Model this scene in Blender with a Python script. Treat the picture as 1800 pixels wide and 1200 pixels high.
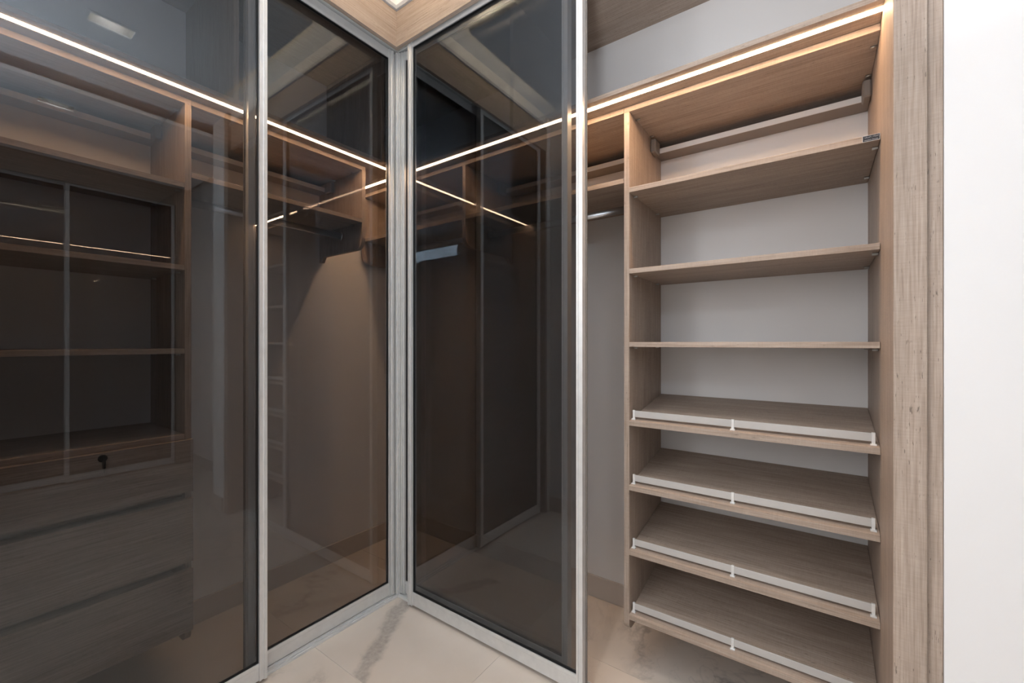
import bpy, bmesh, math
from mathutils import Vector, Matrix

for o in list(bpy.data.objects):
    bpy.data.objects.remove(o, do_unlink=True)
SC = bpy.context.scene
COL = SC.collection

# ------------------------------------------------------------------ camera
# World: the inside corner of the wood fascias is x=0, y=0; the left run of the
# wardrobe lies at x<0 (doors along y), the right run at y>0 (doors along x).
ANG = math.atan2(542, 752)
cam_d = bpy.data.cameras.new('camera')
cam_d.sensor_width = 36
cam_d.lens = 752 / 1800 * 36
cam_d.shift_y = 2 / 1800
cam_d.clip_start = 0.01
cam = bpy.data.objects.new('camera', cam_d)
COL.objects.link(cam)
cam.location = (1.5696, -1.2761, 1.2)
cam.rotation_euler = (math.pi / 2, 0, ANG)
SC.camera = cam

# ------------------------------------------------------------------ world, exposure
W = bpy.data.worlds.new('world')
SC.world = W
W.use_nodes = True
bg = W.node_tree.nodes['Background']
bg.inputs[0].default_value = (0.75, 0.85, 1.0, 1)
bg.inputs[1].default_value = 0.3
vs = SC.view_settings
vs.view_transform = 'Standard'
vs.look = 'None'
vs.gamma = 1
vs.use_curve_mapping = False
vs.exposure = 1.17

LED_POWER = 31.0
COVE_POWER = 17.5
DOWN_POWER = 2.4
DAY_POWER = 19.5
HIGH_POWER = 5.0
FLASH_POWER = 17.0


def area(name, loc, rot, sx, sy, power, color, spread=180):
    d = bpy.data.lights.new(name, 'AREA')
    d.shape = 'RECTANGLE'
    d.size = sx
    d.size_y = sy
    d.energy = power
    d.color = color
    d.spread = math.radians(spread)
    o = bpy.data.objects.new(name, d)
    COL.objects.link(o)
    o.location = loc
    o.rotation_euler = rot
    return o


# daylight coming in at the bedroom window behind the camera
area('window_daylight', (0.02, -2.36, 1.90), (0, -math.pi / 2, 0), 1.2, 1.5, DAY_POWER, (0.97, 0.98, 1.0))
# the photographer's flash, bounced off the ceiling above and behind the camera
area('bounced_flash', (1.42, -1.33, 1.45), (math.pi, 0, 0), 0.16, 0.16, FLASH_POWER, (0.88, 0.93, 1.0), 150)
area('high_window_daylight', (3.15, -3.17, 2.53), (math.pi / 2, 0, 0), 1.3, 0.15, HIGH_POWER, (0.80, 0.90, 1.0))

# ------------------------------------------------------------------ materials
MATS = {}


def nmat(name):
    m = bpy.data.materials.new(name)
    m.use_nodes = True
    nt = m.node_tree
    b = nt.nodes['Principled BSDF']
    MATS[name] = m
    return m, nt, b


def simple(name, col, rough=0.5, metal=0.0, spec=0.5, bump=None):
    m, nt, b = nmat(name)
    b.inputs['Base Color'].default_value = (*col, 1)
    b.inputs['Roughness'].default_value = rough
    b.inputs['Metallic'].default_value = metal
    b.inputs['Specular IOR Level'].default_value = spec
    if bump:
        geo = nt.nodes.new('ShaderNodeNewGeometry')
        n = nt.nodes.new('ShaderNodeTexNoise')
        n.inputs['Scale'].default_value = bump[0]
        n.inputs['Detail'].default_value = 4
        nt.links.new(geo.outputs['Position'], n.inputs['Vector'])
        bm_ = nt.nodes.new('ShaderNodeBump')
        bm_.inputs['Strength'].default_value = bump[1]
        bm_.inputs['Distance'].default_value = 0.002
        nt.links.new(n.outputs['Fac'], bm_.inputs['Height'])
        nt.links.new(bm_.outputs['Normal'], b.inputs['Normal'])
        mr = nt.nodes.new('ShaderNodeMapRange')
        mr.inputs['To Min'].default_value = 0.965
        mr.inputs['To Max'].default_value = 1.02
        n2 = nt.nodes.new('ShaderNodeTexNoise')
        n2.inputs['Scale'].default_value = 1.7
        n2.inputs['Detail'].default_value = 3
        nt.links.new(geo.outputs['Position'], n2.inputs['Vector'])
        nt.links.new(n2.outputs['Fac'], mr.inputs['Value'])
        mx = nt.nodes.new('ShaderNodeVectorMath')
        mx.operation = 'SCALE'
        mx.inputs[0].default_value = col
        nt.links.new(mr.outputs['Result'], mx.inputs['Scale'])
        nt.links.new(mx.outputs['Vector'], b.inputs['Base Color'])
    return m


def ramp(nt, stops):
    r = nt.nodes.new('ShaderNodeValToRGB')
    e = r.color_ramp.elements
    while len(e) > 1:
        e.remove(e[-1])
    e[0].position = stops[0][0]
    e[0].color = (*stops[0][1], 1)
    for p, c in stops[1:]:
        k = e.new(p)
        k.color = (*c, 1)
    return r


def wood(axis):
    """grey-beige textured melamine; fine grain and dark flecks along one axis"""
    m, nt, b = nmat('wood_' + axis)
    geo = nt.nodes.new('ShaderNodeNewGeometry')
    oi = nt.nodes.new('ShaderNodeObjectInfo')
    off = nt.nodes.new('ShaderNodeVectorMath')
    off.operation = 'SCALE'
    off.inputs[0].default_value = (3.1, 4.7, 5.3)
    nt.links.new(oi.outputs['Random'], off.inputs['Scale'])
    add = nt.nodes.new('ShaderNodeVectorMath')
    add.operation = 'ADD'
    nt.links.new(geo.outputs['Position'], add.inputs[0])
    nt.links.new(off.outputs['Vector'], add.inputs[1])

    def stretched(along, across, detail, scale=1.0, rough=0.6):
        mp = nt.nodes.new('ShaderNodeMapping')
        s = [across, across, across]
        s['xyz'.index(axis)] = along
        mp.inputs['Scale'].default_value = s
        nt.links.new(add.outputs['Vector'], mp.inputs['Vector'])
        n = nt.nodes.new('ShaderNodeTexNoise')
        n.inputs['Scale'].default_value = scale
        n.inputs['Detail'].default_value = detail
        n.inputs['Roughness'].default_value = rough
        nt.links.new(mp.outputs['Vector'], n.inputs['Vector'])
        return n
    fine = stretched(7, 260, 3)
    broad = stretched(1.2, 26, 3)
    fleck = stretched(42, 330, 2)
    sparse = stretched(3, 9, 2)
    weave = stretched(330, 30, 2)
    r1 = ramp(nt, [(0.28, (0.275, 0.209, 0.164)), (0.5, (0.372, 0.293, 0.236)), (0.72, (0.442, 0.362, 0.300))])
    nt.links.new(fine.outputs['Fac'], r1.inputs['Fac'])
    r2 = ramp(nt, [(0.3, (0.90, 0.895, 0.89)), (0.7, (1.07, 1.07, 1.075))])
    nt.links.new(broad.outputs['Fac'], r2.inputs['Fac'])
    mul = nt.nodes.new('ShaderNodeMix')
    mul.data_type = 'RGBA'
    mul.blend_type = 'MULTIPLY'
    mul.inputs[0].default_value = 1.0
    nt.links.new(r1.outputs['Color'], mul.inputs[6])
    nt.links.new(r2.outputs['Color'], mul.inputs[7])
    r4 = ramp(nt, [(0.3, (0.94, 0.94, 0.94)), (0.7, (1.04, 1.04, 1.04))])
    nt.links.new(weave.outputs['Fac'], r4.inputs['Fac'])
    mul2 = nt.nodes.new('ShaderNodeMix')
    mul2.data_type = 'RGBA'
    mul2.blend_type = 'MULTIPLY'
    mul2.inputs[0].default_value = 1.0
    nt.links.new(mul.outputs[2], mul2.inputs[6])
    nt.links.new(r4.outputs['Color'], mul2.inputs[7])
    # dark flecks, denser in some places
    sm = nt.nodes.new('ShaderNodeMath')
    sm.operation = 'MULTIPLY_ADD'
    sm.inputs[1].default_value = 0.22
    nt.links.new(sparse.outputs['Fac'], sm.inputs[0])
    nt.links.new(fleck.outputs['Fac'], sm.inputs[2])
    r3 = ramp(nt, [(0.780, (0, 0, 0)), (0.85, (0.7, 0.7, 0.7))])
    nt.links.new(sm.outputs[0], r3.inputs['Fac'])
    mix = nt.nodes.new('ShaderNodeMix')
    mix.data_type = 'RGBA'
    nt.links.new(r3.outputs['Color'], mix.inputs[0])
    nt.links.new(mul2.outputs[2], mix.inputs[6])
    mix.inputs[7].default_value = (0.085, 0.065, 0.052, 1)
    nt.links.new(mix.outputs[2], b.inputs['Base Color'])
    b.inputs['Roughness'].default_value = 0.52
    b.inputs['Specular IOR Level'].default_value = 0.35
    bp = nt.nodes.new('ShaderNodeBump')
    bp.inputs['Strength'].default_value = 0.12
    bp.inputs['Distance'].default_value = 0.001
    nt.links.new(fine.outputs['Fac'], bp.inputs['Height'])
    nt.links.new(bp.outputs['Normal'], b.inputs['Normal'])
    return m


for ax in 'xyz':
    wood(ax)


def marble():
    m, nt, b = nmat('marble')
    geo = nt.nodes.new('ShaderNodeNewGeometry')
    oi = nt.nodes.new('ShaderNodeObjectInfo')
    off = nt.nodes.new('ShaderNodeVectorMath')
    off.operation = 'SCALE'
    off.inputs[0].default_value = (13.0, 7.0, 5.0)
    nt.links.new(oi.outputs['Random'], off.inputs['Scale'])
    add = nt.nodes.new('ShaderNodeVectorMath')
    nt.links.new(geo.outputs['Position'], add.inputs[0])
    nt.links.new(off.outputs['Vector'], add.inputs[1])

    def noise(scale, detail, vec, rough=0.55, dist=0.0):
        n = nt.nodes.new('ShaderNodeTexNoise')
        n.inputs['Scale'].default_value = scale
        n.inputs['Detail'].default_value = detail
        n.inputs['Roughness'].default_value = rough
        n.inputs['Distortion'].default_value = dist
        nt.links.new(vec, n.inputs['Vector'])
        return n

    def math_(op, a, b_=None, c=None):
        k = nt.nodes.new('ShaderNodeMath')
        k.operation = op
        for i, v in enumerate((a, b_, c)):
            if v is None:
                continue
            if isinstance(v, (int, float)):
                k.inputs[i].default_value = v
            else:
                nt.links.new(v, k.inputs[i])
        return k.outputs[0]

    def vein(noise_node, width):
        d = math_('ABSOLUTE', math_('SUBTRACT', noise_node.outputs['Fac'], 0.5))
        return math_('SUBTRACT', 1.0, math_('MINIMUM', math_('DIVIDE', d, width), 1.0))
    V = add.outputs['Vector']
    mask = noise(1.6, 2, V)
    mk = ramp(nt, [(0.50, (0, 0, 0)), (0.66, (1, 1, 1))])
    nt.links.new(mask.outputs['Fac'], mk.inputs['Fac'])
    v1 = math_('MULTIPLY', vein(noise(1.5, 6, V, 0.62, 0.35), 0.022), mk.outputs['Color'])
    v2 = math_('MULTIPLY', vein(noise(1.5, 6, V, 0.62, 0.35), 0.10), mk.outputs['Color'])
    v3 = math_('MULTIPLY', vein(noise(4.5, 5, V, 0.6, 0.5), 0.010), mk.outputs['Color'])
    # one broad grey vein in the tile in front of the wardrobe corner
    sep = nt.nodes.new('ShaderNodeSeparateXYZ')
    nt.links.new(geo.outputs['Position'], sep.inputs[0])
    wob = noise(9, 5, geo.outputs['Position'], 0.6)
    px = math_('ADD', sep.outputs['X'], math_('MULTIPLY', math_('SUBTRACT', wob.outputs['Fac'], 0.5), 0.10))
    # distance from the line (0.05,-0.05) -> (0.21,-0.33)
    L = (0.16, -0.28)
    ln = math.hypot(*L)
    nx, ny = -L[1] / ln, L[0] / ln
    dist = math_('ADD', math_('MULTIPLY', px, nx), math_('MULTIPLY', sep.outputs['Y'], ny))
    dist = math_('SUBTRACT', dist, 0.058 * nx + -0.05 * ny)
    wid = noise(5, 2, geo.outputs['Position'])
    w = math_('MULTIPLY_ADD', wid.outputs['Fac'], 0.06, 0.014)
    band = math_('SUBTRACT', 1.0, math_('SMOOTH_MIN', math_('DIVIDE', math_('ABSOLUTE', dist), w), 1.0, 0.25))
    band = math_('MAXIMUM', math_('MINIMUM', math_('MULTIPLY', band, 1.7), 1.0), 0.0)
    inY = math_('MULTIPLY', math_('GREATER_THAN', sep.outputs['Y'], -0.36), math_('LESS_THAN', sep.outputs['Y'], 0.08))
    fib = noise(60, 3, geo.outputs['Position'])
    band = math_('MULTIPLY', math_('MULTIPLY', band, inY), math_('MULTIPLY_ADD', fib.outputs['Fac'], 0.9, 0.15))
    tot = math_('ADD', math_('MULTIPLY', v1, 0.45), math_('ADD', math_('MULTIPLY', v2, 0.20), math_('MULTIPLY', v3, 0.22)))
    tot = math_('MINIMUM', math_('ADD', tot, math_('MULTIPLY', band, 0.75)), 1.0)
    cl = noise(2.5, 4, V)
    base = ramp(nt, [(0.3, (0.60, 0.525, 0.452)), (0.7, (0.68, 0.608, 0.538))])
    nt.links.new(cl.outputs['Fac'], base.inputs['Fac'])
    mix = nt.nodes.new('ShaderNodeMix')
    mix.data_type = 'RGBA'
    nt.links.new(tot, mix.inputs[0])
    nt.links.new(base.outputs['Color'], mix.inputs[6])
    mix.inputs[7].default_value = (0.20, 0.185, 0.175, 1)
    nt.links.new(mix.outputs[2], b.inputs['Base Color'])
    b.inputs['Roughness'].default_value = 0.16
    b.inputs['Specular IOR Level'].default_value = 0.45
    return m


marble()
simple('wall_paint', (0.76, 0.745, 0.735), 0.55, bump=(140, 0.05))
simple('ceiling_paint', (0.84, 0.86, 0.88), 0.6, bump=(120, 0.04))
simple('baseboard_grey', (0.56, 0.50, 0.45), 0.3, bump=(60, 0.03))
simple('grout', (0.62, 0.57, 0.52), 0.8)
simple('gasket_black', (0.012, 0.012, 0.013), 0.45)
simple('plastic_taupe', (0.23, 0.195, 0.17), 0.45)
simple('laminate_pale', (0.47, 0.45, 0.43), 0.35)
simple('rail_white', (0.72, 0.71, 0.70), 0.4)
simple('reflector_grey', (0.22, 0.21, 0.20), 0.5)
simple('label_black', (0.012, 0.013, 0.018), 0.35)
simple('label_white', (0.75, 0.75, 0.76), 0.4)
simple('label_grey', (0.45, 0.45, 0.46), 0.4)
simple('chrome', (0.75, 0.76, 0.78), 0.14, 1.0)
simple('rod_metal', (0.62, 0.63, 0.65), 0.28, 1.0)
simple('lock_dark', (0.035, 0.032, 0.03), 0.25, 0.9)
simple('cam_steel', (0.42, 0.38, 0.33), 0.35, 0.9)
simple('clear_plastic', (0.42, 0.41, 0.39), 0.2)
simple('brush_grey', (0.20, 0.175, 0.155), 0.9)
simple('trim_grey', (0.42, 0.43, 0.45), 0.4)


def aluminium():
    m, nt, b = nmat('aluminium')
    geo = nt.nodes.new('ShaderNodeNewGeometry')
    n = nt.nodes.new('ShaderNodeTexNoise')
    n.inputs['Scale'].default_value = 35
    n.inputs['Detail'].default_value = 3
    nt.links.new(geo.outputs['Position'], n.inputs['Vector'])
    r = ramp(nt, [(0.3, (0.70, 0.70, 0.69)), (0.7, (0.76, 0.76, 0.75))])
    nt.links.new(n.outputs['Fac'], r.inputs['Fac'])
    nt.links.new(r.outputs['Color'], b.inputs['Base Color'])
    b.inputs['Metallic'].default_value = 0.4
    b.inputs['Roughness'].default_value = 0.42
    return m


aluminium()


GLASS_IOR = 1.55


def glass():
    m = bpy.data.materials.new('smoked_glass')
    m.use_nodes = True
    nt = m.node_tree
    nt.nodes.clear()
    out = nt.nodes.new('ShaderNodeOutputMaterial')
    tr = nt.nodes.new('ShaderNodeBsdfTransparent')
    tr.inputs[0].default_value = (0.61, 0.607, 0.612, 1)
    gl = nt.nodes.new('ShaderNodeBsdfGlossy')
    gl.inputs['Roughness'].default_value = 0.0
    gl.inputs[0].default_value = (0.86, 0.94, 1.0, 1)
    fr = nt.nodes.new('ShaderNodeFresnel')
    fr.inputs['IOR'].default_value = GLASS_IOR
    # the faces turned to the pane's inside use the inverse index in Cycles: keep both faces alike
    geo = nt.nodes.new('ShaderNodeNewGeometry')
    inv = nt.nodes.new('ShaderNodeMapRange')
    inv.inputs['To Min'].default_value = GLASS_IOR
    inv.inputs['To Max'].default_value = 1 / GLASS_IOR
    nt.links.new(geo.outputs['Backfacing'], inv.inputs['Value'])
    nt.links.new(inv.outputs['Result'], fr.inputs['IOR'])
    mx = nt.nodes.new('ShaderNodeMixShader')
    nt.links.new(fr.outputs[0], mx.inputs[0])
    nt.links.new(tr.outputs[0], mx.inputs[1])
    nt.links.new(gl.outputs[0], mx.inputs[2])
    nt.links.new(mx.outputs[0], out.inputs[0])
    MATS['smoked_glass'] = m


glass()


def emit(name, col, strength):
    m = bpy.data.materials.new(name)
    m.use_nodes = True
    nt = m.node_tree
    nt.nodes.clear()
    out = nt.nodes.new('ShaderNodeOutputMaterial')
    e = nt.nodes.new('ShaderNodeEmission')
    e.inputs[0].default_value = (*col, 1)
    e.inputs[1].default_value = strength
    nt.links.new(e.outputs[0], out.inputs[0])
    MATS[name] = m


emit('led_warm', (1.0, 0.64, 0.37), LED_POWER)
emit('cove_warm', (1.0, 0.74, 0.47), COVE_POWER)
emit('lamp_white', (1.0, 0.93, 0.84), 3.0)
emit('window_sky', (0.75, 0.87, 1.0), 2.0)

# ------------------------------------------------------------------ builders


def tag(o, label=None, cat=None, group=None, kind=None):
    if label:
        o['label'] = label
    if cat:
        o['category'] = cat
    if group:
        o['group'] = group
    if kind:
        o['kind'] = kind
    return o


def empty(name, loc, label, cat, group=None):
    o = bpy.data.objects.new(name, None)
    COL.objects.link(o)
    o.location = loc
    o.empty_display_size = 0.05
    return tag(o, label, cat, group)


def wpos(p):
    v = Vector((0, 0, 0))
    while p:
        v += Vector(p.location)
        p = p.parent
    return v


def link_mesh(name, me, center, mat, parent):
    o = bpy.data.objects.new(name, me)
    COL.objects.link(o)
    me.materials.append(MATS[mat])
    o.location = Vector(center) - wpos(parent)
    o.parent = parent
    return o


def box(name, x0, x1, y0, y1, z0, z1, mat, parent=None, bev=0.0008, rx=0.0):
    x0, x1 = min(x0, x1), max(x0, x1)
    y0, y1 = min(y0, y1), max(y0, y1)
    bm = bmesh.new()
    bmesh.ops.create_cube(bm, size=1)
    bmesh.ops.scale(bm, verts=bm.verts, vec=(x1 - x0, y1 - y0, z1 - z0))
    m = min(x1 - x0, y1 - y0, z1 - z0)
    if bev and m > 3 * bev:
        bmesh.ops.bevel(bm, geom=bm.edges[:], offset=bev, segments=1, affect='EDGES')
    me = bpy.data.meshes.new(name)
    bm.to_mesh(me)
    bm.free()
    return link_mesh(name, me, ((x0 + x1) / 2, (y0 + y1) / 2, (z0 + z1) / 2), mat, parent)


def from_bm(name, bm, mat, parent=None, smooth=False):
    """bm holds world coordinates; origin moves to its bounding-box centre"""
    bmesh.ops.recalc_face_normals(bm, faces=bm.faces[:])
    xs = [v.co.copy() for v in bm.verts]
    lo = Vector([min(c[i] for c in xs) for i in range(3)])
    hi = Vector([max(c[i] for c in xs) for i in range(3)])
    c = (lo + hi) / 2
    bmesh.ops.translate(bm, verts=bm.verts, vec=-c)
    me = bpy.data.meshes.new(name)
    bm.to_mesh(me)
    bm.free()
    if smooth:
        for p in me.polygons:
            p.use_smooth = True
    return link_mesh(name, me, c, mat, parent)


class Run:
    """a wardrobe run: u along the run from the corner, v into the wardrobe"""

    def __init__(s, kind):
        s.kind = kind
        s.along = 'x' if kind == 'R' else 'y'

    def p(s, u, v, z):
        if s.kind == 'R':
            return Vector((u, v, z))
        if s.kind == 'L':
            return Vector((-v, -u, z))
        return Vector((3.50 + v, 0.20 - u, z))          # the wardrobe across the passage

    def box(s, name, u0, u1, v0, v1, z0, z1, mat, parent=None, bev=0.0008):
        a, b = s.p(u0, v0, z0), s.p(u1, v1, z1)
        if mat == 'wood_u':
            mat = 'wood_' + s.along
        return box(name, a.x, b.x, a.y, b.y, z0, z1, mat, parent, bev)

    def prism_vz(s, name, u0, u1, poly, mat, parent=None):
        """outline in (v, z), extruded along u"""
        if mat == 'wood_u':
            mat = 'wood_' + s.along
        bm = bmesh.new()
        A = [bm.verts.new(s.p(u0, v, z)) for v, z in poly]
        B = [bm.verts.new(s.p(u1, v, z)) for v, z in poly]
        bm.faces.new(A)
        bm.faces.new(B[::-1])
        n = len(poly)
        for i in range(n):
            bm.faces.new([A[i], A[(i + 1) % n], B[(i + 1) % n], B[i]])
        return from_bm(name, bm, mat, parent)

    def prism_uv(s, name, z0, z1, poly, mat, parent=None):
        if mat == 'wood_u':
            mat = 'wood_' + s.along
        bm = bmesh.new()
        A = [bm.verts.new(s.p(u, v, z0)) for u, v in poly]
        B = [bm.verts.new(s.p(u, v, z1)) for u, v in poly]
        bm.faces.new(A)
        bm.faces.new(B[::-1])
        n = len(poly)
        for i in range(n):
            bm.faces.new([A[i], A[(i + 1) % n], B[(i + 1) % n], B[i]])
        return from_bm(name, bm, mat, parent)

    def tube_u(s, name, u0, u1, v, z, rv, rz, mat, parent=None, n=16):
        bm = bmesh.new()
        rings = []
        for u in (u0, u1):
            rings.append([bm.verts.new(s.p(u, v + rv * math.cos(t), z + rz * math.sin(t)))
                          for t in [2 * math.pi * k / n for k in range(n)]])
        for i in range(n):
            bm.faces.new([rings[0][i], rings[0][(i + 1) % n], rings[1][(i + 1) % n], rings[1][i]])
        bm.faces.new(rings[0])
        bm.faces.new(rings[1][::-1])
        o = from_bm(name, bm, mat, parent)
        for p in o.data.polygons:
            p.use_smooth = len(p.vertices) == 4
        return o

    def tube_v(s, name, v0, v1, u, z, r, mat, parent=None, n=16):
        bm = bmesh.new()
        rings = []
        for v in (v0, v1):
            rings.append([bm.verts.new(s.p(u + r * math.cos(t), v, z + r * math.sin(t)))
                          for t in [2 * math.pi * k / n for k in range(n)]])
        for i in range(n):
            bm.faces.new([rings[0][i], rings[0][(i + 1) % n], rings[1][(i + 1) % n], rings[1][i]])
        bm.faces.new(rings[0])
        bm.faces.new(rings[1][::-1])
        return from_bm(name, bm, mat, parent)

    def base(s, u, v, z):
        return s.p(u, v, z)


R, L, O = Run('R'), Run('L'), Run('O')

# ------------------------------------------------------------------ the setting
CEIL = 2.80
SOF = 2.587           # underside of the wood top inside the wardrobes
FAS0, FAS1 = 2.549, 2.711


def struct(o):
    o['kind'] = 'structure'
    return o


# floor: a slab with marble tiles
fl = struct(box('floor', -0.70, 4.30, -4.30, 0.75, -0.08, -0.0016, 'grout', None, 0))
tile_me = {}
TX, TY = 0.573, -0.3625
nx0, nx1, ny0, ny1 = -2, 4, -7, 2
for i in range(nx0, nx1):
    for j in range(ny0, ny1):
        a0, a1 = TX + 1.2 * i, TX + 1.2 * (i + 1)
        b0, b1 = TY + 0.59 * j, TY + 0.59 * (j + 1)
        a0, a1 = max(a0, -0.70), min(a1, 4.30)
        b0, b1 = max(b0, -4.30), min(b1, 0.75)
        if a1 - a0 < 0.02 or b1 - b0 < 0.02:
            continue
        key = (round(a1 - a0, 3), round(b1 - b0, 3))
        g = 0.001
        if key in tile_me:
            o = bpy.data.objects.new('tile', tile_me[key])
            COL.objects.link(o)
            o.parent = fl
            o.location = Vector(((a0 + a1) / 2, (b0 + b1) / 2, -0.00075)) - wpos(fl)
        else:
            o = box('tile', a0 + g, a1 - g, b0 + g, b1 - g, -0.0015, 0.0, 'marble', fl, 0.0004)
            tile_me[key] = o.data

# walls
struct(box('wall_left', -0.70, -0.60, -1.30, 0.70, 0, CEIL, 'wall_paint', None, 0))
struct(box('wall_back', -0.60, 1.78, 0.60, 0.70, 0, CEIL, 'wall_paint', None, 0))
struct(box('wall_right', 1.781, 1.97, -0.013, 0.70, 0, CEIL, 'wall_paint', None, 0.001))
struct(box('wall_passage', 1.97, 4.20, 0.33, 0.43, 0, CEIL, 'wall_paint', None, 0))
struct(box('wall_far', 4.10, 4.20, -1.35, 0.33, 0, CEIL, 'wall_paint', None, 0))
# wall behind the camera with a wide, full-height opening to the bedroom
struct(box('wall_front', -0.62, 0.28, -1.40, -1.302, 0, CEIL, 'wall_paint', None, 0))
struct(box('wall_front', 2.95, 4.20, -1.40, -1.302, 0, CEIL, 'wall_paint', None, 0))
# bedroom, with a long window high up in its far wall
BY = -3.20
struct(box('wall_bedroom', -0.10, 0.0, -1.58, -1.40, 0, CEIL, 'wall_paint', None, 0))
struct(box('wall_bedroom', -0.10, 0.0, BY, -3.14, 0, CEIL, 'wall_paint', None, 0))
struct(box('wall_bedroom', -0.10, 0.0, -3.14, -1.58, 0, 1.27, 'wall_paint', None, 0))
struct(box('wall_bedroom', -0.10, 0.0, -3.14, -1.58, 2.53, CEIL, 'wall_paint', None, 0))
struct(box('wall_bedroom', 3.90, 4.00, BY, -1.40, 0, CEIL, 'wall_paint', None, 0))
struct(box('wall_bedroom', 0.0, 0.50, BY - 0.10, BY, 0, CEIL, 'wall_paint', None, 0))
struct(box('wall_bedroom', 3.30, 3.90, BY - 0.10, BY, 0, 2.42, 'wall_paint', None, 0))
struct(box('wall_bedroom', 0.50, 2.46, BY - 0.10, BY, 0, CEIL, 'wall_paint', None, 0))
struct(box('wall_bedroom', 2.46, 3.30, BY - 0.10, BY, 0, 2.42, 'wall_paint', None, 0))
struct(box('wall_bedroom', 2.46, 3.90, BY - 0.10, BY, 2.64, CEIL, 'wall_paint', None, 0))
struct(box('wall_bedroom', 3.84, 3.90, BY - 0.10, BY, 2.42, 2.64, 'wall_paint', None, 0))


def window(name, x0, x1, z0, z1):
    wn = bpy.data.objects.new(name, None)
    COL.objects.link(wn)
    wn.location = ((x0 + x1) / 2, BY - 0.05, z0)
    struct(wn)
    t = 0.035
    for a, b, c, d in ((x0, x0 + t, z0, z1), (x1 - t, x1, z0, z1), (x0 + t, x1 - t, z0, z0 + t), (x0 + t, x1 - t, z1 - t, z1)):
        box('window_frame', a, b, BY - 0.07, BY - 0.02, c, d, 'aluminium', wn)


wq = bpy.data.objects.new('window_1', None)
COL.objects.link(wq)
wq.location = (-0.05, -2.36, 1.27)
struct(wq)
for a, b, c, d in ((-3.14, -3.105, 1.27, 2.53), (-1.615, -1.58, 1.27, 2.53), (-3.105, -1.615, 1.27, 1.305), (-3.105, -1.615, 2.495, 2.53)):
    box('window_frame', -0.07, -0.02, a, b, c, d, 'aluminium', wq)
window('window_2', 2.46, 3.84, 2.42, 2.64)

# ceiling: border ceiling above, with a floating panel and a cove light round it
ce = struct(box('ceiling', -0.70, 4.30, -4.30, 0.75, CEIL, CEIL + 0.08, 'ceiling_paint', None, 0))
PX0, PX1, PY0, PY1 = 0.20, 1.60, -1.10, -0.20
PZ0, PZ1 = 2.69, 2.715
HX, HY, HS = 1.06, -0.745, (0.045, 0.085)      # opening for the downlight


def panel_with_hole(name, x0, x1, y0, y1, z0, z1, hx, hy, hw, hh, mat, parent):
    bm = bmesh.new()
    def ring(z):
        return ([bm.verts.new((x, y, z)) for x, y in ((x0, y0), (x1, y0), (x1, y1), (x0, y1))],
                [bm.verts.new((hx + a * hw, hy + b * hh, z)) for a, b in ((-1, -1), (1, -1), (1, 1), (-1, 1))])
    o0, i0 = ring(z0)
    o1, i1 = ring(z1)
    for k in range(4):
        l = (k + 1) % 4
        bm.faces.new([o0[k], o0[l], i0[l], i0[k]])
        bm.faces.new([o1[k], o1[l], i1[l], i1[k]])
        bm.faces.new([o0[k], o0[l], o1[l], o1[k]])
        bm.faces.new([i0[k], i0[l], i1[l], i1[k]])
    return from_bm(name, bm, mat, parent)


panel_with_hole('ceiling_panel', PX0, PX1, PY0, PY1, PZ0, PZ1, HX, HY, HS[0], HS[1], 'ceiling_paint', ce)
box('panel_hanger', 0.55, 0.60, -0.67, -0.62, PZ1, CEIL, 'ceiling_paint', ce, 0)
box('panel_hanger', 1.30, 1.35, -0.67, -0.62, PZ1, CEIL, 'ceiling_paint', ce, 0)
e_ = 0.012
cz0, cz1 = PZ1 + 0.001, PZ1 + 0.011
box('cove_light', PX0 + e_, PX0 + e_ + 0.012, PY0 + 0.03, PY1 - 0.03, cz0, cz1, 'cove_warm', ce, 0)
box('cove_light', PX1 - e_ - 0.012, PX1 - e_, PY0 + 0.03, PY1 - 0.03, cz0, cz1, 'cove_warm', ce, 0)
box('cove_light', PX0 + 0.03, PX1 - 0.03, PY1 - e_ - 0.012, PY1 - e_, cz0, cz1, 'cove_warm', ce, 0)
box('cove_light', PX0 + 0.03, PX1 - 0.03, PY0 + e_, PY0 + e_ + 0.012, cz0, cz1, 'cove_warm', ce, 0)

# baseboards
struct(box('baseboard_left', -0.5995, -0.588, -1.20, 0.588, 0.0005, 0.10, 'baseboard_grey', None, 0.001))
bb = struct(box('baseboard_back', -0.5995, 0.66, 0.588, 0.5995, 0.0005, 0.10, 'baseboard_grey', None, 0.001))
struct(box('baseboard_back', 0.661, 1.70, 0.588, 0.5995, 0.0005, 0.10, 'baseboard_grey', None, 0.001))
struct(box('baseboard_right', 1.79, 1.98, -0.026, -0.0135, 0.0005, 0.10, 'baseboard_grey', None, 0.001))
struct(box('baseboard_passage', 1.98, 3.44, 0.318, 0.3295, 0.0005, 0.10, 'baseboard_grey', None, 0.001))
struct(box('baseboard_front', 0.0, 0.28, -1.3015, -1.29, 0.0005, 0.10, 'baseboard_grey', None, 0.001))

# wood fascia over the doors, mitred in the corner, with the grey shadow-gap trim above it


def fascia(name, run, u1, ua):
    t = 0.018
    o = run.prism_uv(name, FAS0, FAS1, [(0, 0), (u1, 0), (u1, t), (-t + 0.0003, t)], 'wood_u', None)
    return struct(o)


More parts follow.
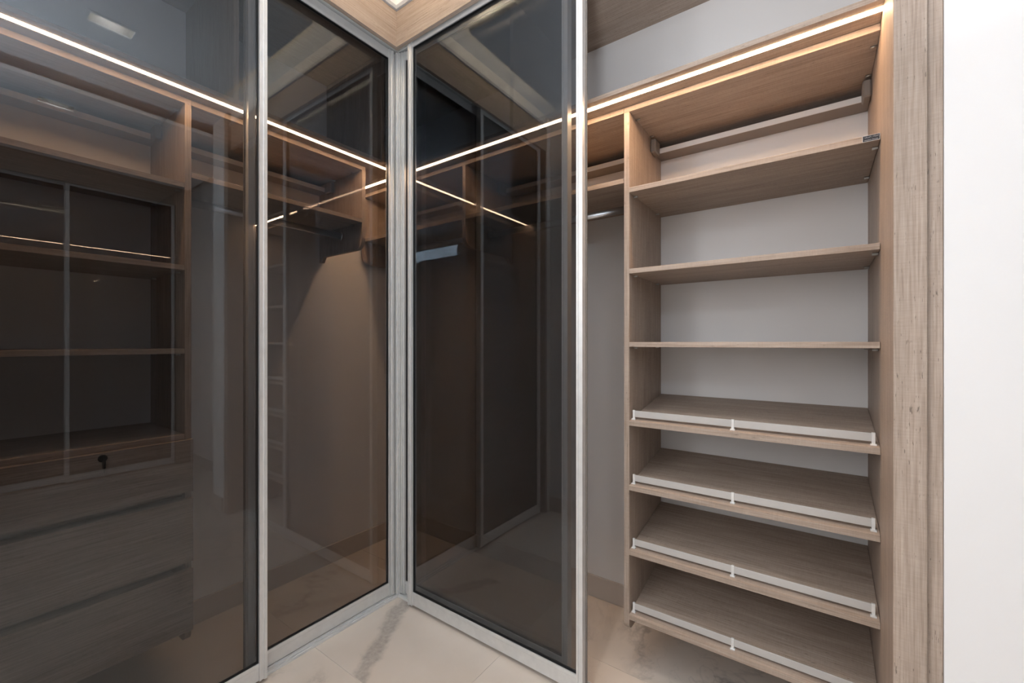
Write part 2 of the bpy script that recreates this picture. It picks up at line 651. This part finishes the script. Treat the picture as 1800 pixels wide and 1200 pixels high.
fascia('trim_1', R, 1.70, 0)
fascia('trim_2', L, 1.235, 0)
for k, (run, u1) in enumerate(((R, 1.78), (L, 1.235))):
    o = run.prism_uv('trim_%d' % (3 + k), FAS1 + 0.0005, FAS1 + 0.018,
                     [(0.010, -0.010), (u1, -0.010), (u1, 0.018), (-0.018 + 0.0003, 0.018)], 'trim_grey', None)
    struct(o)
    o = run.prism_uv('wall_header', FAS1 + 0.0185, CEIL - 0.0005,
                     [(0, 0), (u1, 0), (u1, 0.02), (-0.02 + 0.0003, 0.02)], 'wall_paint', None)
    struct(o)
# wood top inside the wardrobe
struct(R.prism_uv('trim_5', SOF, SOF + 0.018, [(-0.0185, 0.0185), (1.70, 0.0185), (1.70, 0.5995), (-0.5995, 0.5995)], 'wood_x'))
struct(L.prism_uv('trim_6', SOF, SOF + 0.018, [(-0.0183, 0.0187), (1.235, 0.0187), (1.235, 0.5995), (-0.5993, 0.5997)], 'wood_y'))

# jamb at the right end of the right run
struct(box('trim_7', 1.70, 1.755, -0.020, 0.5995, 0.0005, CEIL - 0.0005, 'wood_z', None, 0.0012))
struct(box('trim_8', 1.7555, 1.7805, -0.010, 0.5995, 0.0005, CEIL - 0.0005, 'wood_z', None, 0.0012))
# end panel of the left run
struct(box('trim_9', -0.5995, 0.0, -1.255, -1.236, 0.0005, FAS1 - 0.0005, 'wood_z', None, 0.0012))
struct(box('wall_left', -0.5995, -0.001, -1.3015, -1.256, 0.0005, CEIL, 'wall_paint', None, 0))

# ------------------------------------------------------------------ boards with LED strip


def led_board(name, run, u0, u1, l0, l1, label, group):
    p = run.base((u0 + u1) / 2, 0.123, 2.0515)
    t = empty(name, p, label, 'shelf', group)
    run.box('board', u0, u1, 0.123, 0.5995, 2.0525, 2.0680, 'wood_u', t)
    s = run.box('led_strip', l0, l1, 0.1525, 0.1705, 2.0513, 2.0522, 'led_warm', t, 0)
    s['label'] = 'glowing warm light strip set in the underside'
    return t


led_board('top_shelf_board', R, -0.598, 1.6995, -0.58, 1.699,
          'long wood board with glowing strip above the open shelves of shoe racks', 'light strip boards')
led_board('top_shelf_board', L, -0.122, 1.2355, -0.118, 1.234,
          'long wood board with glowing strip above the unit with drawers', 'light strip boards')

# upright panels between that board and the wood top
for run, u, lab in ((R, 0.545, 'wood upright above the light strip behind the two overlapped glass doors'),
                    (L, 0.600, 'wood upright above the light strip, over the drawer unit side'),
                    (L, -0.034, 'wood upright above the light strip near the inner corner of the left wall')):
    o = run.box('upright_panel', u, u + 0.018, 0.130, 0.5995, 2.0685, SOF - 0.0005, 'wood_z')
    tag(o, lab, 'panel', 'upright panels above the light boards')

# ------------------------------------------------------------------ wardrobe units
UF, UB = 0.222, 0.5985
SOFT, SOFB = 2.0515, 2.0325


def side_poly(zbot, notch=True, r=0.05, zt=SOFB - 0.0003):
    """side panel outline in (v,z): rounded front foot, small hook at the wall"""
    P = [(UB, zt), (UF, zt)]
    for k in range(0, 7):
        a = math.pi + k * (math.pi / 2) / 6
        P.append((UF + r + r * math.cos(a), zbot + 0.004 + r + r * math.sin(a)))
    if notch:
        P += [(UB - 0.040, zbot + 0.004), (UB - 0.020, zbot - 0.024), (UB, zbot - 0.024)]
    else:
        P += [(UB, zbot + 0.004)]
    return P


def cams(run, t, us, z, vs=(0.29, 0.45)):
    for u, s in us:
        for v in vs:
            run.tube_u('cam_fitting', u, u + s * 0.016, v, z - 0.004, 0.003, 0.003, 'cam_steel', t, 8)


def back_rail(run, t, u0, u1):
    r_ = run.box('hanger_rail', u0 + 0.0005, u1 - 0.0005, 0.518, 0.5985, 1.981, 2.001, 'plastic_taupe', t)
    run.box('rail_edge', u0 + 0.0005, u1 - 0.0005, 0.515, 0.5178, 1.981, 2.001, 'rail_white', r_, 0)
    for u, s in ((u0, 1), (u1, -1)):
        b = run.box('hanger_bracket', u + s * 0.0005, u + s * 0.022, 0.455, 0.514, 1.968, 2.022, 'plastic_taupe', t, 0.004)


def rod(run, t, u0, u1, z=1.735, v=0.385):
    run.tube_u('hanging_rod', u0 + 0.004, u1 - 0.004, v, z, 0.008, 0.0145, 'rod_metal', t, 20)
    for u, s in ((u0, 1), (u1, -1)):
        run.tube_u('rod_socket', u + s * 0.0005, u + s * 0.012, v, z, 0.013, 0.020, 'chrome', t, 20)


def hanging_unit(name, run, u0, u1, label, ends=(True, True), zshelf=1.797):
    """u0..u1 are outer sides; end panels where the unit owns them"""
    t = empty(name, run.base((u0 + u1) / 2, UB, 1.62), label, 'wardrobe unit', 'hanging units of the wardrobe')
    th = 0.0185
    a, b = u0, u1
    if ends[0]:
        run.prism_vz('side_panel', u0, u0 + th, side_poly(1.648), 'wood_z', t)
        a = u0 + th
    if ends[1]:
        run.prism_vz('side_panel', u1 - th, u1, side_poly(1.648), 'wood_z', t)
        b = u1 - th
    run.box('top_panel', u0, u1, UF, UB, SOFB, SOFT, 'wood_u', t)
    run.box('shelf', a + 0.0004, b - 0.0004, UF + 0.001, UB, zshelf - 0.0175, zshelf, 'wood_u', t)
    back_rail(run, t, a, b)
    rod(run, t, a, b)
    cams(run, t, ((a, 1), (b, -1)), SOFB)
    cams(run, t, ((a, 1), (b, -1)), zshelf - 0.0175)
    return t


hanging_unit('hanging_unit', R, -0.5805, 0.2205,
             'hanging unit with shelf and rod turning the corner, on the shoe rack side')
hanging_unit('hanging_unit', R, 0.2210, 0.9905,
             'hanging unit with shelf and rod, right next to the shoe rack unit', ends=(False, False))
hanging_unit('hanging_unit', L, 0.0070, 0.7155,
             'hanging unit with shelf and rod, right next to the drawer unit', ends=(True, False))

# shoe-rack unit of the right run
sh = empty('shoe_rack_unit', (1.345, UB, 0.18),
           'open wood unit with flat shelves above and slanted shoe shelves below', 'shelving unit')
U0, U1 = 0.9915, 1.6995
A, B = 1.0110, 1.6995
R.prism_vz('side_panel', U0, A, side_poly(0.158, notch=False, r=0.028), 'wood_z', sh)
R.box('top_panel', U0, B, UF, UB, SOFB, SOFT, 'wood_x', sh)
for z, lip in ((1.7575, True), (1.4655, False), (1.2020, False)):
    s = R.box('shelf', A + 0.0006, B - 0.0006, UF - 0.004, UB, z - 0.0175, z, 'wood_x', sh)
    for u, q in ((A, 1), (B, -1)):
        for v in (0.268, 0.53):
            R.tube_u('shelf_pin', u + q * 0.0003, u + q * 0.014, v, z - 0.0215, 0.0036, 0.0036, 'clear_plastic', s, 10)
    if lip:
        top_shelf = s
back_rail(R, sh, A, B)
cams(R, sh, ((A, 1), (B, -1)), SOFB)
for zf in (0.9195, 0.687, 0.455, 0.223):
    dz = 0.060
    v0, v1 = UF - 0.004, UB
    sl = dz / (v1 - v0)
    th = 0.0175
    s = R.prism_vz('shoe_shelf', A + 0.0006, B - 0.0006,
                   [(v0, zf), (v1, zf + dz), (v1, zf + dz - th), (v0, zf - th)], 'wood_x', sh)
    vf = v0 + 0.022
    zs = zf + sl * 0.022
    f = R.box('fence', A + 0.014, B - 0.016, vf - 0.0015, vf + 0.0015, zs + 0.0085, zs + 0.0315, 'laminate_pale', s, 0.0005)
    f['label'] = 'pale metal fence strip along the front edge'
    for u in (A + 0.011, (A + B) / 2 - 0.012, B - 0.013):
        c = R.box('fence_clip', u - 0.004, u + 0.004, vf - 0.0035, vf + 0.0035, zs - 0.001, zs + 0.033, 'aluminium', s, 0.0005)
        R.box('fence_foot', u - 0.007, u + 0.007, vf - 0.008, vf + 0.004, zs - 0.002, zs + 0.003, 'aluminium', s, 0.0005)

# maker's label on the front edge of the top shelf
lb = R.box('maker_label', 1.6625, 1.6975, UF - 0.0051, UF - 0.0042, 1.7412, 1.7562, 'label_black', top_shelf, 0)
lb['label'] = 'small black label with white lettering'
ly = UF - 0.0055
for nm, (x0, x1, z0, z1) in dict(a=(1.6618, 1.6982, 1.7562, 1.7569), b=(1.6618, 1.6982, 1.7405, 1.7412),
                                 c=(1.6618, 1.6625, 1.7412, 1.7562), d=(1.6975, 1.6982, 1.7412, 1.7562)).items():
    R.box('label_border', x0, x1, UF - 0.0051, UF - 0.0042, z0, z1, 'label_white', top_shelf, 0)


def lettering(name, txt, x0, x1, zc, h, parent):
    c = bpy.data.curves.new(name, 'FONT')
    c.body = txt
    c.size = 0.01
    c.extrude = 0.00002
    c.resolution_u = 2
    o = bpy.data.objects.new(name + '_tmp', c)
    COL.objects.link(o)
    dg = bpy.context.evaluated_depsgraph_get()
    me = bpy.data.meshes.new_from_object(o.evaluated_get(dg))
    bpy.data.objects.remove(o, do_unlink=True)
    xs = [v.co.x for v in me.vertices]
    ys = [v.co.y for v in me.vertices]
    if not xs:
        return
    ax, bx, ay, by = min(xs), max(xs), min(ys), max(ys)
    sx = (x1 - x0) / (bx - ax)
    sy = h / (by - ay)
    for v in me.vertices:
        x, y, z = v.co
        v.co = ((x - (ax + bx) / 2) * sx, -z, (y - (ay + by) / 2) * sy)
    me.name = name
    me.materials.clear()
    link_mesh(name, me, ((x0 + x1) / 2, UF - 0.00525, zc), 'label_grey', parent)


# right-to-left line given in visual order with joined letter forms
ar = ''.join(chr(c) for c in (0xFE93, 0xFEAE, 0xFEDC, 0xFE98, 0xFE92, 0xFEE4, 0xFEDF, 0xFE8D, 0x20,
                             0xFE95, 0xFE8E, 0xFEE7, 0xFE8D, 0xFEB0, 0xFEA8, 0xFEDF, 0xFE8D))
lettering('lettering', ar, 1.6655, 1.6950, 1.7518, 0.0050, top_shelf)
lettering('lettering', 'creative closets', 1.6660, 1.6940, 1.7447, 0.0032, top_shelf)

# drawer unit of the left run
du = empty('drawer_unit', L.base(0.975, UB, 0.16),
           'wood unit with three handleless drawers under open shelves', 'drawer unit')
D0, D1 = 0.7160, 1.2355           # u: inner side towards the corner .. outer side
da, db = 0.7345, 1.2170
L.prism_vz('side_panel', D0, da, side_poly(0.152, notch=False, r=0.032), 'wood_z', du)
L.prism_vz('side_panel', db, D1, side_poly(0.152, notch=False, r=0.032), 'wood_z', du)
L.box('top_panel', D0, D1, UF, UB, SOFB, SOFT, 'wood_y', du)
for z in (1.7565, 1.4690, 1.1790):
    s = L.box('shelf', da + 0.0006, db - 0.0006, UF + 0.001, UB, z - 0.0175, z, 'wood_y', du)
    for u, q in ((da, 1), (db, -1)):
        for v in (0.268, 0.53):
            L.tube_u('shelf_pin', u + q * 0.0003, u + q * 0.014, v, z - 0.0215, 0.0036, 0.0036, 'clear_plastic', s, 10)
L.box('drawer_top', da + 0.0004, db - 0.0004, UF + 0.001, UB, 0.8645, 0.8825, 'wood_y', du)
L.box('carcass_bottom', da + 0.0004, db - 0.0004, UF + 0.03, UB, 0.215, 0.233, 'wood_y', du)
back_rail(L, du, da, db)
cams(L, du, ((da, 1), (db, -1)), SOFB)
for k, (z0, z1) in enumerate(((0.684, 0.864), (0.442, 0.659), (0.203, 0.414))):
    # front with a bevelled finger-grip along its top edge
    f0 = UF - 0.020
    dr = L.prism_vz('drawer_front', D0 + 0.0005, D1 - 0.0005,
                    [(f0, z0), (f0, z1), (f0 + 0.0195, z1), (f0 + 0.0195, z0)], 'wood_y', du)
    L.box('drawer_box', da + 0.012, db - 0.012, UF + 0.014, UB - 0.05, z0 + 0.02, z1 - 0.03, 'wood_y', dr)
    if k:
        L.box('grip_recess', D0 + 0.0190, D1 - 0.0190, UF + 0.030, UF + 0.040, z1 + 0.0005, z1 + 0.0275, 'wood_y', dr)
    if k == 0:
        lk = L.tube_v('lock', f0 - 0.0045, f0 - 0.0002, 0.949, 0.848, 0.011, 'lock_dark', dr, 24)
        lk['label'] = 'dark round lock'
        L.box('key', 0.9475, 0.9505, f0 - 0.026, f0 - 0.0048, 0.8425, 0.8535, 'lock_dark', dr)
        L.tube_u('key', 0.9462, 0.9518, f0 - 0.020, 0.833, 0.010, 0.014, 'lock_dark', dr, 14)
        L.tube_u('key_ring', 0.9482, 0.9498, f0 - 0.020, 0.812, 0.004, 0.005, 'chrome', dr, 10)

# ------------------------------------------------------------------ sliding doors


def door(run, u0, u1, v0, label, cat='door', group='sliding glass doors', zt=2.574, brush=0):
    """aluminium framed smoked-glass sliding door; v0 is the front of the stiles"""
    t = empty('sliding_glass_door', run.base((u0 + u1) / 2, v0 + 0.015, 0.014), label, cat, group)
    sw = 0.0245
    d = 0.030
    # stiles: stepped handle profile
    for a, s in ((u0, 1), (u1, -1)):
        lo, hi = sorted((a, a + s * sw))
        prof = [(0, 0), (0.010, 0), (0.010, 0.004), (0.0115, 0.005), (0.018, 0.005), (0.018, 0.0025),
                (sw, 0.0025), (sw, d), (0, d)]
        run.prism_uv('stile', 0.014, zt, [(a + s * p, v0 + q) for p, q in prof], 'aluminium', t)
    ra, rb = u0 + sw + 0.0003, u1 - sw - 0.0003
    for z0, z1, step in ((0.016, 0.074, 1), (2.534, zt, -1)):
        # rails: flat web with a raised lip next to the glass
        if step == 1:
            poly = [(v0 + 0.008, z0), (v0 + 0.008, z1 - 0.014), (v0 + 0.0065, z1 - 0.012), (v0 + 0.0065, z1),
                    (v0 + d - 0.002, z1), (v0 + d - 0.002, z0)]
        else:
            poly = [(v0 + 0.0065, z0), (v0 + 0.0065, z0 + 0.010), (v0 + 0.008, z0 + 0.012), (v0 + 0.008, z1),
                    (v0 + d - 0.002, z1), (v0 + d - 0.002, z0)]
        run.prism_vz('rail', ra, rb, poly, 'aluminium', t)
    g = 0.0025
    zb, ztp = 0.0743, 2.5337
    va, vb = v0 + 0.011, v0 + 0.023
    for nm, (a, b, c, e) in dict(l=(ra, ra + g, zb, ztp), r=(rb - g, rb, zb, ztp),
                                 bt=(ra + g, rb - g, zb, zb + g), tp=(ra + g, rb - g, ztp - g, ztp)).items():
        run.box('gasket', a, b, va, vb, c, e, 'gasket_black', t, 0)
    run.box('glass_pane', ra + g, rb - g, v0 + 0.0145, v0 + 0.0195, zb + g, ztp - g, 'smoked_glass', t, 0)
    if brush:
        a = u1 if brush > 0 else u0
        run.box('brush_seal', *(sorted((a, a + brush * 0.006))), v0 + 0.022, v0 + 0.026, 0.02, zt - 0.01, 'brush_grey', t, 0)
    return t


VF, VR = 0.020, 0.062
door(R, 0.052, 0.925, VF, 'sliding glass door in front of its twin, standing beside the open shoe shelves', brush=1)
door(R, -0.045, 0.846, VR, 'sliding glass door slid behind another one, on the shoe shelf side')
door(L, 0.553, 1.196, VF, 'sliding glass door in front of the drawer unit')
door(L, -0.036, 0.598, VR, 'sliding glass door in front of the rod next to the drawer unit', brush=1)

# floor and head tracks


def track(run, u0, u1, lab):
    t = empty('door_track', run.base((u0 + u1) / 2, 0.075, 0.0), lab, 'door track', 'floor tracks of the sliding doors')
    run.prism_uv('track_base', 0.0004, 0.0045, [(u0, 0.046), (u1, 0.046), (u1, 0.104), (u0 - 0.058, 0.104)], 'aluminium', t)
    for v in (0.047, 0.056, 0.073, 0.098):
        run.prism_uv('track_ridge', 0.0046, 0.0115 if v != 0.047 else 0.008,
                     [(u0 - (v - 0.046), v), (u1, v), (u1, v + 0.0025), (u0 - (v - 0.046) - 0.0025, v + 0.0025)], 'aluminium', t)
    return t


track(R, -0.0458, 1.699, 'aluminium floor track in front of the shoe shelf side')
track(L, -0.0462, 1.2350, 'aluminium floor track in front of the drawer unit side')


def head(run, u0, u1, lab):
    t = empty('head_track', run.base((u0 + u1) / 2, 0.06, SOF), lab, 'door track', 'head tracks of the sliding doors')
    run.prism_uv('track_plate', SOF - 0.0035, SOF - 0.0005, [(u0, 0.020), (u1, 0.020), (u1, 0.100), (u0 - 0.080, 0.100)], 'aluminium', t)
    for v in (0.020, 0.0545, 0.0965):
        run.prism_uv('track_flange', 2.5765, SOF - 0.0036,
                     [(u0 - (v - 0.020), v), (u1, v), (u1, v + 0.003), (u0 - (v - 0.020) - 0.003, v + 0.003)], 'aluminium', t)
    return t


head(R, -0.0198, 1.699, 'aluminium head track above the glass doors of the shoe shelf side')
head(L, -0.0202, 1.235, 'aluminium head track above the glass doors of the drawer unit side')

# aluminium profile in the corner between the two rear doors
cp = empty('corner_profile', (-0.057, 0.057, 0.012), 'slim ribbed aluminium corner post between the two runs of doors', 'post')
box('post_core', -0.0760, -0.0500, 0.0500, 0.0760, 0.012, 2.572, 'aluminium', cp, 0)
box('post_wing', -0.0900, -0.0765, 0.0375, 0.0760, 0.012, 2.572, 'aluminium', cp, 0)
box('post_rib', -0.0615, -0.0580, 0.0440, 0.0498, 0.012, 2.572, 'aluminium', cp, 0)
box('post_rib', -0.0498, -0.0465, 0.0580, 0.0615, 0.012, 2.572, 'aluminium', cp, 0)

# ------------------------------------------------------------------ ceiling downlights


def downlight(x, y, z, label, power):
    w, h, dp = 0.038, 0.078, 0.085
    t = empty('recessed_downlight', (x, y, z), label, 'downlight', 'recessed ceiling downlights')
    # trim frame of four pieces
    for (a, b, c, d) in ((-w - 0.012, -w, -h - 0.012, h + 0.012), (w, w + 0.012, -h - 0.012, h + 0.012),
                         (-w, w, -h - 0.012, -h), (-w, w, h, h + 0.012)):
        box('trim_frame', x + a, x + b, y + c, y + d, z - 0.004, z - 0.0005, 'ceiling_paint', t, 0)
    # sloping reflector
    bm = bmesh.new()
    lo = [bm.verts.new((x + a * w, y + b * h, z)) for a, b in ((-1, -1), (1, -1), (1, 1), (-1, 1))]
    hi = [bm.verts.new((x + a * w * 0.45, y + b * h * 0.6, z + dp)) for a, b in ((-1, -1), (1, -1), (1, 1), (-1, 1))]
    for k in range(4):
        bm.faces.new([lo[k], lo[(k + 1) % 4], hi[(k + 1) % 4], hi[k]])
    from_bm('reflector', bm, 'reflector_grey', t)
    box('lamp', x - w * 0.45, x + w * 0.45, y - h * 0.6, y + h * 0.6, z + dp, z + dp + 0.006, 'lamp_white', t, 0)
    l = area('downlight_beam', (x, y, z + dp - 0.012), (0, 0, 0), w * 0.8, h * 1.1, power, (1.0, 0.95, 0.88), 130)
    l.location = Vector(l.location) - wpos(t)
    l.parent = t
    return t


downlight(HX, HY, PZ0, 'white recessed ceiling downlight mirrored above the light strip', DOWN_POWER)
# the second sits in the passage ceiling, in a lowered frame
pn = panel_with_hole('ceiling_panel', 1.975, 3.42, -1.25, 0.28, 2.70, 2.725, 2.25, -0.77, HS[0], HS[1], 'ceiling_paint', ce)
downlight(2.25, -0.77, 2.70, 'white recessed ceiling downlight mirrored below the light strip', 0.6)

# ------------------------------------------------------------------ the wardrobe across the passage (seen mirrored)
struct(box('trim_10', 3.50, 3.518, -1.30, 0.325, FAS0, CEIL - 0.001, 'wood_y', None))
struct(box('trim_11', 3.519, 4.099, -1.30, 0.325, SOF, SOF + 0.018, 'wood_y', None))
struct(box('trim_12', 3.50, 4.099, 0.205, 0.325, 0.0005, FAS0 - 0.001, 'wood_z', None))
ob = empty('top_shelf_board', O.base(0.75, 0.123, 2.0515), 'long wood board with glowing strip across the passage, seen only mirrored', 'shelf')
O.box('board', -0.004, 1.499, 0.123, 0.5995, 2.0525, 2.0680, 'wood_u', ob)
O.box('led_strip', 0.0, 1.495, 0.1525, 0.1705, 2.0513, 2.0522, 'led_warm', ob, 0)
door(O, 0.002, 0.752, VF, 'sliding glass door across the passage, seen only mirrored beside the wood jamb', group=None)
door(O, 0.730, 1.490, VR, 'sliding glass door across the passage, seen only mirrored behind its twin', group=None)
